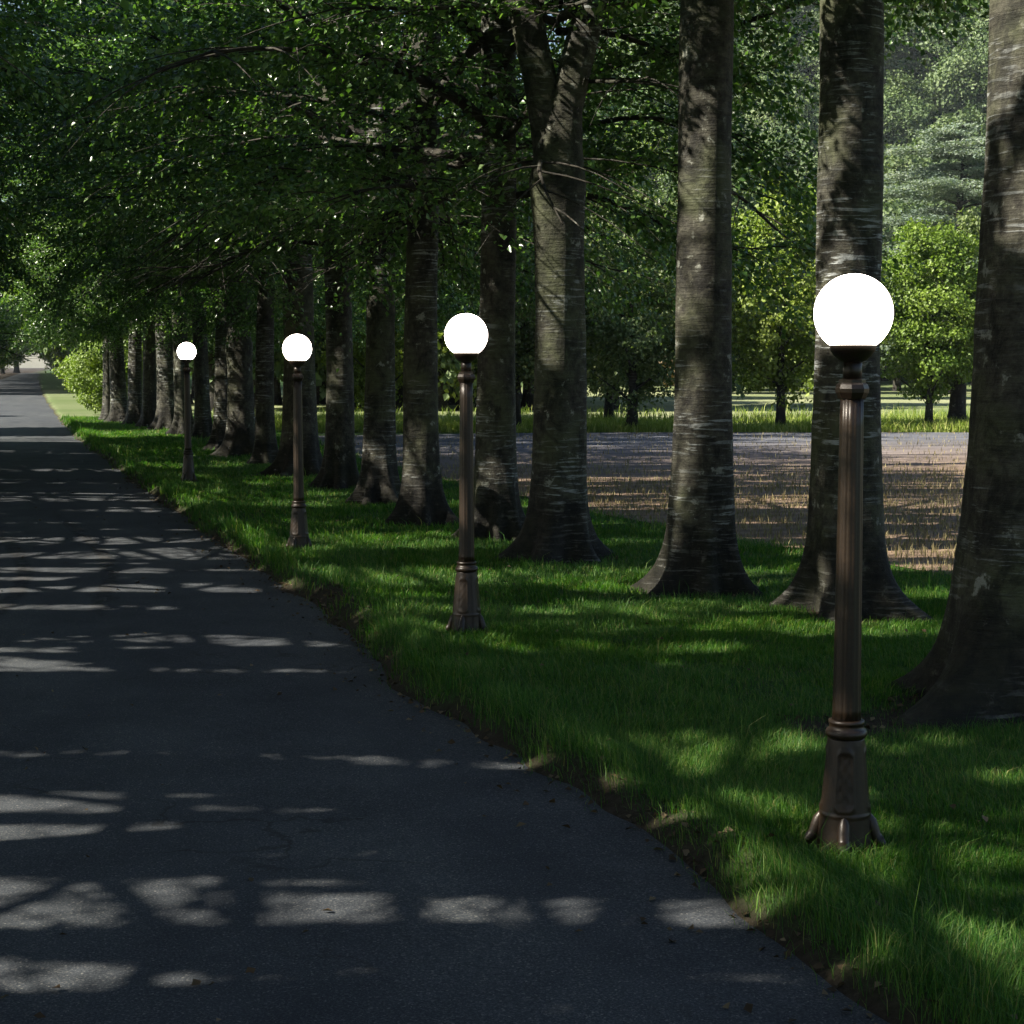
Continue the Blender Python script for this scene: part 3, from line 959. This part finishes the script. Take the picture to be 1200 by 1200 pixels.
# cedar with flat plates of grey-green needles
g = np.random.default_rng(77)
T = Tubes()
z = np.linspace(-0.3, 16.5, 20)
T.add(np.stack([0.1 * np.sin(z), 0.1 * np.cos(z), z], 1), 0.55 * (1 - 0.9 * z / 17), 12)
P, D, NN, LL = [], [], [], []
for i in range(52):
    zb = 3.5 + 13.5 * (i / 52) ** 0.9
    a = i * 2.4 + g.uniform(0, 0.6)
    zb += g.normal(0, 0.55)
    L = (8.2 * (1 - max(0, (zb - 7) / 11.5) ** 1.4 * 0.95)) * g.uniform(0.35, 1.0) + 0.8
    t = np.linspace(0, 1, 8)
    pth = np.stack([np.cos(a) * L * t, np.sin(a) * L * t, zb + 0.30 * L * t - 0.24 * L * t ** 2.2], 1)
    T.add(pth, 0.09 * (1 - 0.85 * t), 5)
    for j in range(int(24 * L / 4)):
        tt = g.uniform(0.25, 1.0)
        c = np.array([np.cos(a) * L * tt, np.sin(a) * L * tt, zb + 0.30 * L * tt - 0.24 * L * tt ** 2.2])
        c += g.normal(0, 1, 3) * np.array([0.14 * L * tt, 0.14 * L * tt, 0.10])
        kk = 85
        o = g.normal(0, 1, (kk, 3)) * np.array([0.42, 0.42, 0.075])
        P.append(c + o)
        NN.append(g.normal(0, 1.0, (kk, 3)) + np.array([-0.6, -0.5, 0.8]))
        dd = g.normal(0, 1, (kk, 3)) + np.array([np.cos(a), np.sin(a), 0])
        dd[:, 2] *= 0.3
        D.append(dd)
        LL.append(g.uniform(0.12, 0.26, kk))
P, D, NN, LL = np.concatenate(P), np.concatenate(D), np.concatenate(NN), np.concatenate(LL)
cx, cy = place(28.6, 110.0)
ced = thing('cedar_tree', 'tall grey green cedar with flat layered boughs rising behind the bright trees', 'tree', (cx, cy, 0))
link('trunk', T.mesh('trunk', M['limb_bark']), ced)
link('crown', leaf_mesh('crown', P, D, NN, LL, LL * 0.5, M['cedar_leaf']), ced)

# woodland on the hill
wood_trunk = stem_mesh(4, 0.35, 10.0, 3.0)
wc = [round_crown(540 + i, 4.2 + 0.4 * i, 10.5, 1.6, 150, 90, 0.36, M['wood_leaf'], 1.2) for i in range(3)]
wl_ = [round_crown(550, 4.2, 9.5, 1.2, 150, 90, 0.34, M['lime_leaf'], 1.1), round_crown(551, 3.6, 8.0, 1.0, 130, 80, 0.32, M['rust_leaf'], 1.1)]
GW = 'woodland trees covering the hill behind the field'
cnt = 0
for row in range(15):
    d = 122 + 12.5 * row
    la0, la1 = 0.005 * d, 0.31 * d
    lat = la0 + rng.uniform(0, 6)
    while lat < la1:
        dd = d + rng.uniform(-4, 4)
        x, y = place(lat, dd)
        pick = rng.random()
        cr = wc[int(pick * 3)] if pick < 0.85 or row > 6 else wl_[0]
        simple_tree('woodland_tree', 'one of the many rounded trees massed on the wooded hill beyond the field', x, y, float(ground_z(x, y)) - 0.3, wood_trunk, cr, GW, rng.uniform(0.8, 1.25), rng.uniform(0, 6.3))
        lat += rng.uniform(5.8, 9.0)
x, y = place(13.2, 112.0)
simple_tree('copper_tree', 'rusty brown tree above the bright young tree, edge of the hill wood', x, y, 0, wood_trunk, wl_[1], None, 1.35, 0.4)
for lat, dd, s, rz, c, lab in ((9.5, 78.0, 0.85, 0.3, wc[0], 'dark green tree in the parkland behind the dull field tree'),
                               (4.2, 72.0, 0.8, 1.3, wc[1], 'dark tree in the parkland seen right of the second nearest lamp globe'),
                               (-2.0, 70.0, 0.8, 2.3, wl_[0], 'light green parkland tree glimpsed between trunks left of the second nearest lamp'),
                               (17.5, 95.0, 0.9, 0.6, wl_[0], 'light green parkland tree left of the cedar behind the nearest lamp'),
                               (34.5, 100.0, 0.75, 0.9, wl_[0], 'light green tree at the right side of the cedar, partly behind the thickest beech')):
    x, y = place(lat, dd)
    simple_tree('parkland_tree', lab, x, y, 0, wood_trunk, c, 'parkland trees behind the field', s, rz)

GL = 'trees massed behind the avenue trunks'
for k2 in range(34):
    d = 72 + 11 * (k2 % 3) + rng.uniform(-3, 3)
    lat = (-0.285 + 0.30 * (k2 + 0.5) / 34) * d
    x, y = place(lat, d)
    if x - float(road_c(y)) < 8.5:
        continue
    simple_tree('woodland_tree', 'one of the trees massed behind the avenue trunks, seen only in slivers between them', x, y, 0, wood_trunk, wc[k2 % 3], GL, rng.uniform(0.85, 1.2), rng.uniform(0, 6.3))
for k2 in range(26):
    y = 96 + 12.5 * k2
    for sd in (-1, 1):
        if sd == -1 and y < 118:
            continue
        x = float(road_c(y)) + sd * (rng.uniform(5.6, 7.0) if sd < 0 else rng.uniform(6.6, 8.5))
        simple_tree('woodland_tree', 'one of the far trees lining the last stretch of the road', x, y, 0, wood_trunk, (wc + wl_[:1])[int(rng.integers(0, 4))], 'far trees lining the end of the road', rng.uniform(1.2, 1.5), rng.uniform(0, 6.3))
for k2 in range(7):
    simple_tree('woodland_tree', 'one of the far trees lining the last stretch of the road', -14 + 12.0 * k2, 445 + rng.uniform(-6, 6), 0, wood_trunk, wc[k2 % 3], 'far trees lining the end of the road', 1.9, k2)

# bushes round the bend at the end of the avenue
bush_stem = stem_mesh(5, 0.07, 2.2, 0.8, 12)
bc = [round_crown(560 + i, 1.5, 2.7, 0.05, 110, 110, 0.10, M['lime_leaf'], 0.42) for i in range(2)]
for i, (x, y, s, rz, c, lab) in enumerate((
        (4.7, 66.0, 1.0, 0.2, bc[0], 'sunlit bush nearest the end of the avenue, right of the far road'),
        (5.2, 71.5, 1.1, 1.4, bc[1], 'sunlit bush tucked behind the first one beside the far road'),
        (6.3, 80.0, 1.2, 2.9, bc[0], 'sunlit bush farther along the right edge of the far road'),
        (-1.9, 68.0, 0.9, 4.0, bc[1], 'green bush at the left edge of the far road'))):
    simple_tree('roadside_bush', lab, x, y, 0, bush_stem, c, 'bushes along the far road', s, rz, 'bush')
for i, (x, y, s, rz, c, lab) in enumerate((
        (9.5, 96.0, 0.9, 0.2, wl_[0], 'light green tree behind the roadside bushes at the far bend'),
        (-7.0, 52.0, 0.9, 0.5, wc[0], 'broad tree just past the left hand beeches at the end of the avenue'))):
    simple_tree('roadside_tree', lab, x, y, 0, wood_trunk, c, 'trees along the far road', s, rz)


# ------------------------------------------------------------------ lamps
def lathe(name, prof, mat, sides=48, rfun=None, caps=True):
    prof = np.array(prof, float)
    th = np.linspace(0, 2 * math.pi, sides, endpoint=False)
    rr = prof[:, 0][:, None] * np.ones((1, sides))
    zz = prof[:, 1][:, None] * np.ones((1, sides))
    if rfun is not None:
        rr = rfun(rr, th[None, :], zz)
    V = np.stack([rr * np.cos(th), rr * np.sin(th), zz], -1).reshape(-1, 3)
    n = len(prof)
    i = np.arange(n - 1)[:, None] * sides
    j = np.arange(sides)[None, :]
    q = np.stack([i + j, i + (j + 1) % sides, i + sides + (j + 1) % sides, i + sides + j], -1).reshape(-1)
    sizes = [4] * ((n - 1) * sides)
    flat = list(q)
    if caps:
        flat += list(range(sides - 1, -1, -1))
        flat += list(range((n - 1) * sides, n * sides))
        sizes += [sides, sides]
    return mesh_from(name, V, flat, sizes, mat, True)


def dense(prof, n):
    prof = np.array(prof, float)
    d = np.concatenate([[0], np.cumsum(np.hypot(*np.diff(prof, axis=0).T))])
    t = np.linspace(0, d[-1], n)
    return np.stack([np.interp(t, d, prof[:, 0]), np.interp(t, d, prof[:, 1])], 1)


def base_r(rr, th, zz):
    # four raised long panels framed on the cone
    a = ((th + math.pi / 4) % (math.pi / 2)) - math.pi / 4
    u = np.abs(a) / 0.42
    vv = (zz - 0.265) / 0.125
    inside = np.maximum(u, np.abs(vv) + 0.35 * np.maximum(0, u - 0.55))
    frame = np.exp(-((inside - 0.9) / 0.12) ** 2) * (np.abs(zz - 0.265) < 0.18)
    relief = 0.25 * np.sin(zz * 120) * np.cos(a * 14) * (inside < 0.7)
    return rr + 0.0042 * frame + 0.003 * relief


base_me = lathe('base', dense([(0.106, -0.05), (0.106, 0.02), (0.101, 0.07), (0.0975, 0.120), (0.0985, 0.124), (0.0985, 0.133), (0.0955, 0.138), (0.087, 0.22), (0.078, 0.32), (0.0715, 0.40), (0.069, 0.42)], 110), M['bronze'], 96, base_r)
ring_me = lathe('ring', [(0.068, 0.421), (0.074, 0.424), (0.079, 0.434), (0.079, 0.444), (0.074, 0.454), (0.066, 0.458), (0.065, 0.474), (0.068, 0.477), (0.068, 0.488), (0.060, 0.492)], M['bronze'], 48)
flute = lambda rr, th, zz: rr * (1 - 0.035 * (0.5 + 0.5 * np.cos(th * 14)) ** 2)
shaft_me = lathe('shaft', [(0.056, 0.490), (0.0545, 0.53), (0.053, 0.60)] + [(0.053 - 0.009 * k / 10, 0.60 + 0.112 * k) for k in range(1, 11)], M['bronze'], 112, flute)
collar_me = lathe('collar', [(0.046, 1.712), (0.052, 1.716), (0.062, 1.738), (0.0635, 1.752), (0.058, 1.768), (0.050, 1.774), (0.050, 1.786), (0.037, 1.79)], M['bronze'], 8)
collar_me.polygons.foreach_set('use_smooth', np.zeros(len(collar_me.polygons), dtype=bool))
neck_me = lathe('neck', [(0.036, 1.788), (0.0355, 1.82), (0.0355, 1.858)], M['bronze'], 40)
cup_me = lathe('cup', [(0.037, 1.852), (0.05, 1.858), (0.07, 1.876), (0.082, 1.893), (0.086, 1.903), (0.087, 1.925), (0.083, 1.926), (0.080, 1.915)], M['bronze'], 48)
gp = []
for k in range(41):
    ph = -math.pi / 2 + 0.56 + (math.pi - 0.56) * k / 40
    gp.append((max(1e-4, 0.147 * math.cos(ph)), 2.034 + 0.147 * math.sin(ph)))
globe_me = lathe('globe', gp, M['globe'], 64)

# a foot: sloping rib that ends in a rounded toe
T = Tubes()
pth = np.array([(0.085, 0, 0.128), (0.098, 0, 0.10), (0.107, 0, 0.07), (0.114, 0, 0.045), (0.126, 0, 0.024), (0.140, 0, 0.018), (0.156, 0, 0.018), (0.166, 0, 0.018)])
T.add(pth, [0.012, 0.022, 0.024, 0.024, 0.025, 0.026, 0.021, 0.002], 14)
foot_me = T.mesh('foot', M['bronze'])

LAMP_LABELS = [
    'nearest and largest lit globe lamp, on a fluted bronze post in the grass',
    'second nearest lit globe lamp, in front of the olive green beech',
    'third lit globe lamp from the viewer, in front of the wide dark beech',
    'farthest and smallest lit globe lamp, in front of the crowded dark trunks',
]
first = None
for i, (x, y) in enumerate(LAMPS):
    t = thing('globe_lamp', LAMP_LABELS[i], 'street lamp', (x, y, float(ground_z(x, y)) + 0.008), 'lit globe lamps along the verge', R(-30 - 4 * i))
    b = link('base', base_me, t)
    for k in range(4):
        fo = link('foot', foot_me, b)
        fo.rotation_euler = (0, 0, k * math.pi / 2)
    for nm, m in (('ring', ring_me), ('shaft', shaft_me), ('collar', collar_me), ('neck', neck_me), ('cup', cup_me), ('globe', globe_me)):
        link(nm, m, t)

# ------------------------------------------------------------------ air
HAZE = 0.00016
if HAZE > 0:
    V = [(x, y, z) for z in (-1.2, 92.0) for y in (-910.0, 1210.0) for x in (-910.0, 910.0)]
    F = [(0, 2, 3, 1), (4, 5, 7, 6), (0, 1, 5, 4), (1, 3, 7, 5), (3, 2, 6, 7), (2, 0, 4, 6)]
    hm = bpy.data.materials.new('thin_air')
    hm.use_nodes = True
    nt = hm.node_tree
    nt.nodes.clear()
    ho = nt.nodes.new('ShaderNodeOutputMaterial')
    hv = nt.nodes.new('ShaderNodeVolumePrincipled')
    hv.inputs['Color'].default_value = (0.80, 0.88, 0.97, 1)
    hv.inputs['Density'].default_value = HAZE
    hv.inputs['Anisotropy'].default_value = 0.2
    nt.links.new(hv.outputs[0], ho.inputs['Volume'])
    tag(link('haze', mesh_from('haze', V, np.array(F).ravel(), [4] * 6, hm)), 'thin pale blue haze over the distant wooded hill', 'haze', kind='stuff')
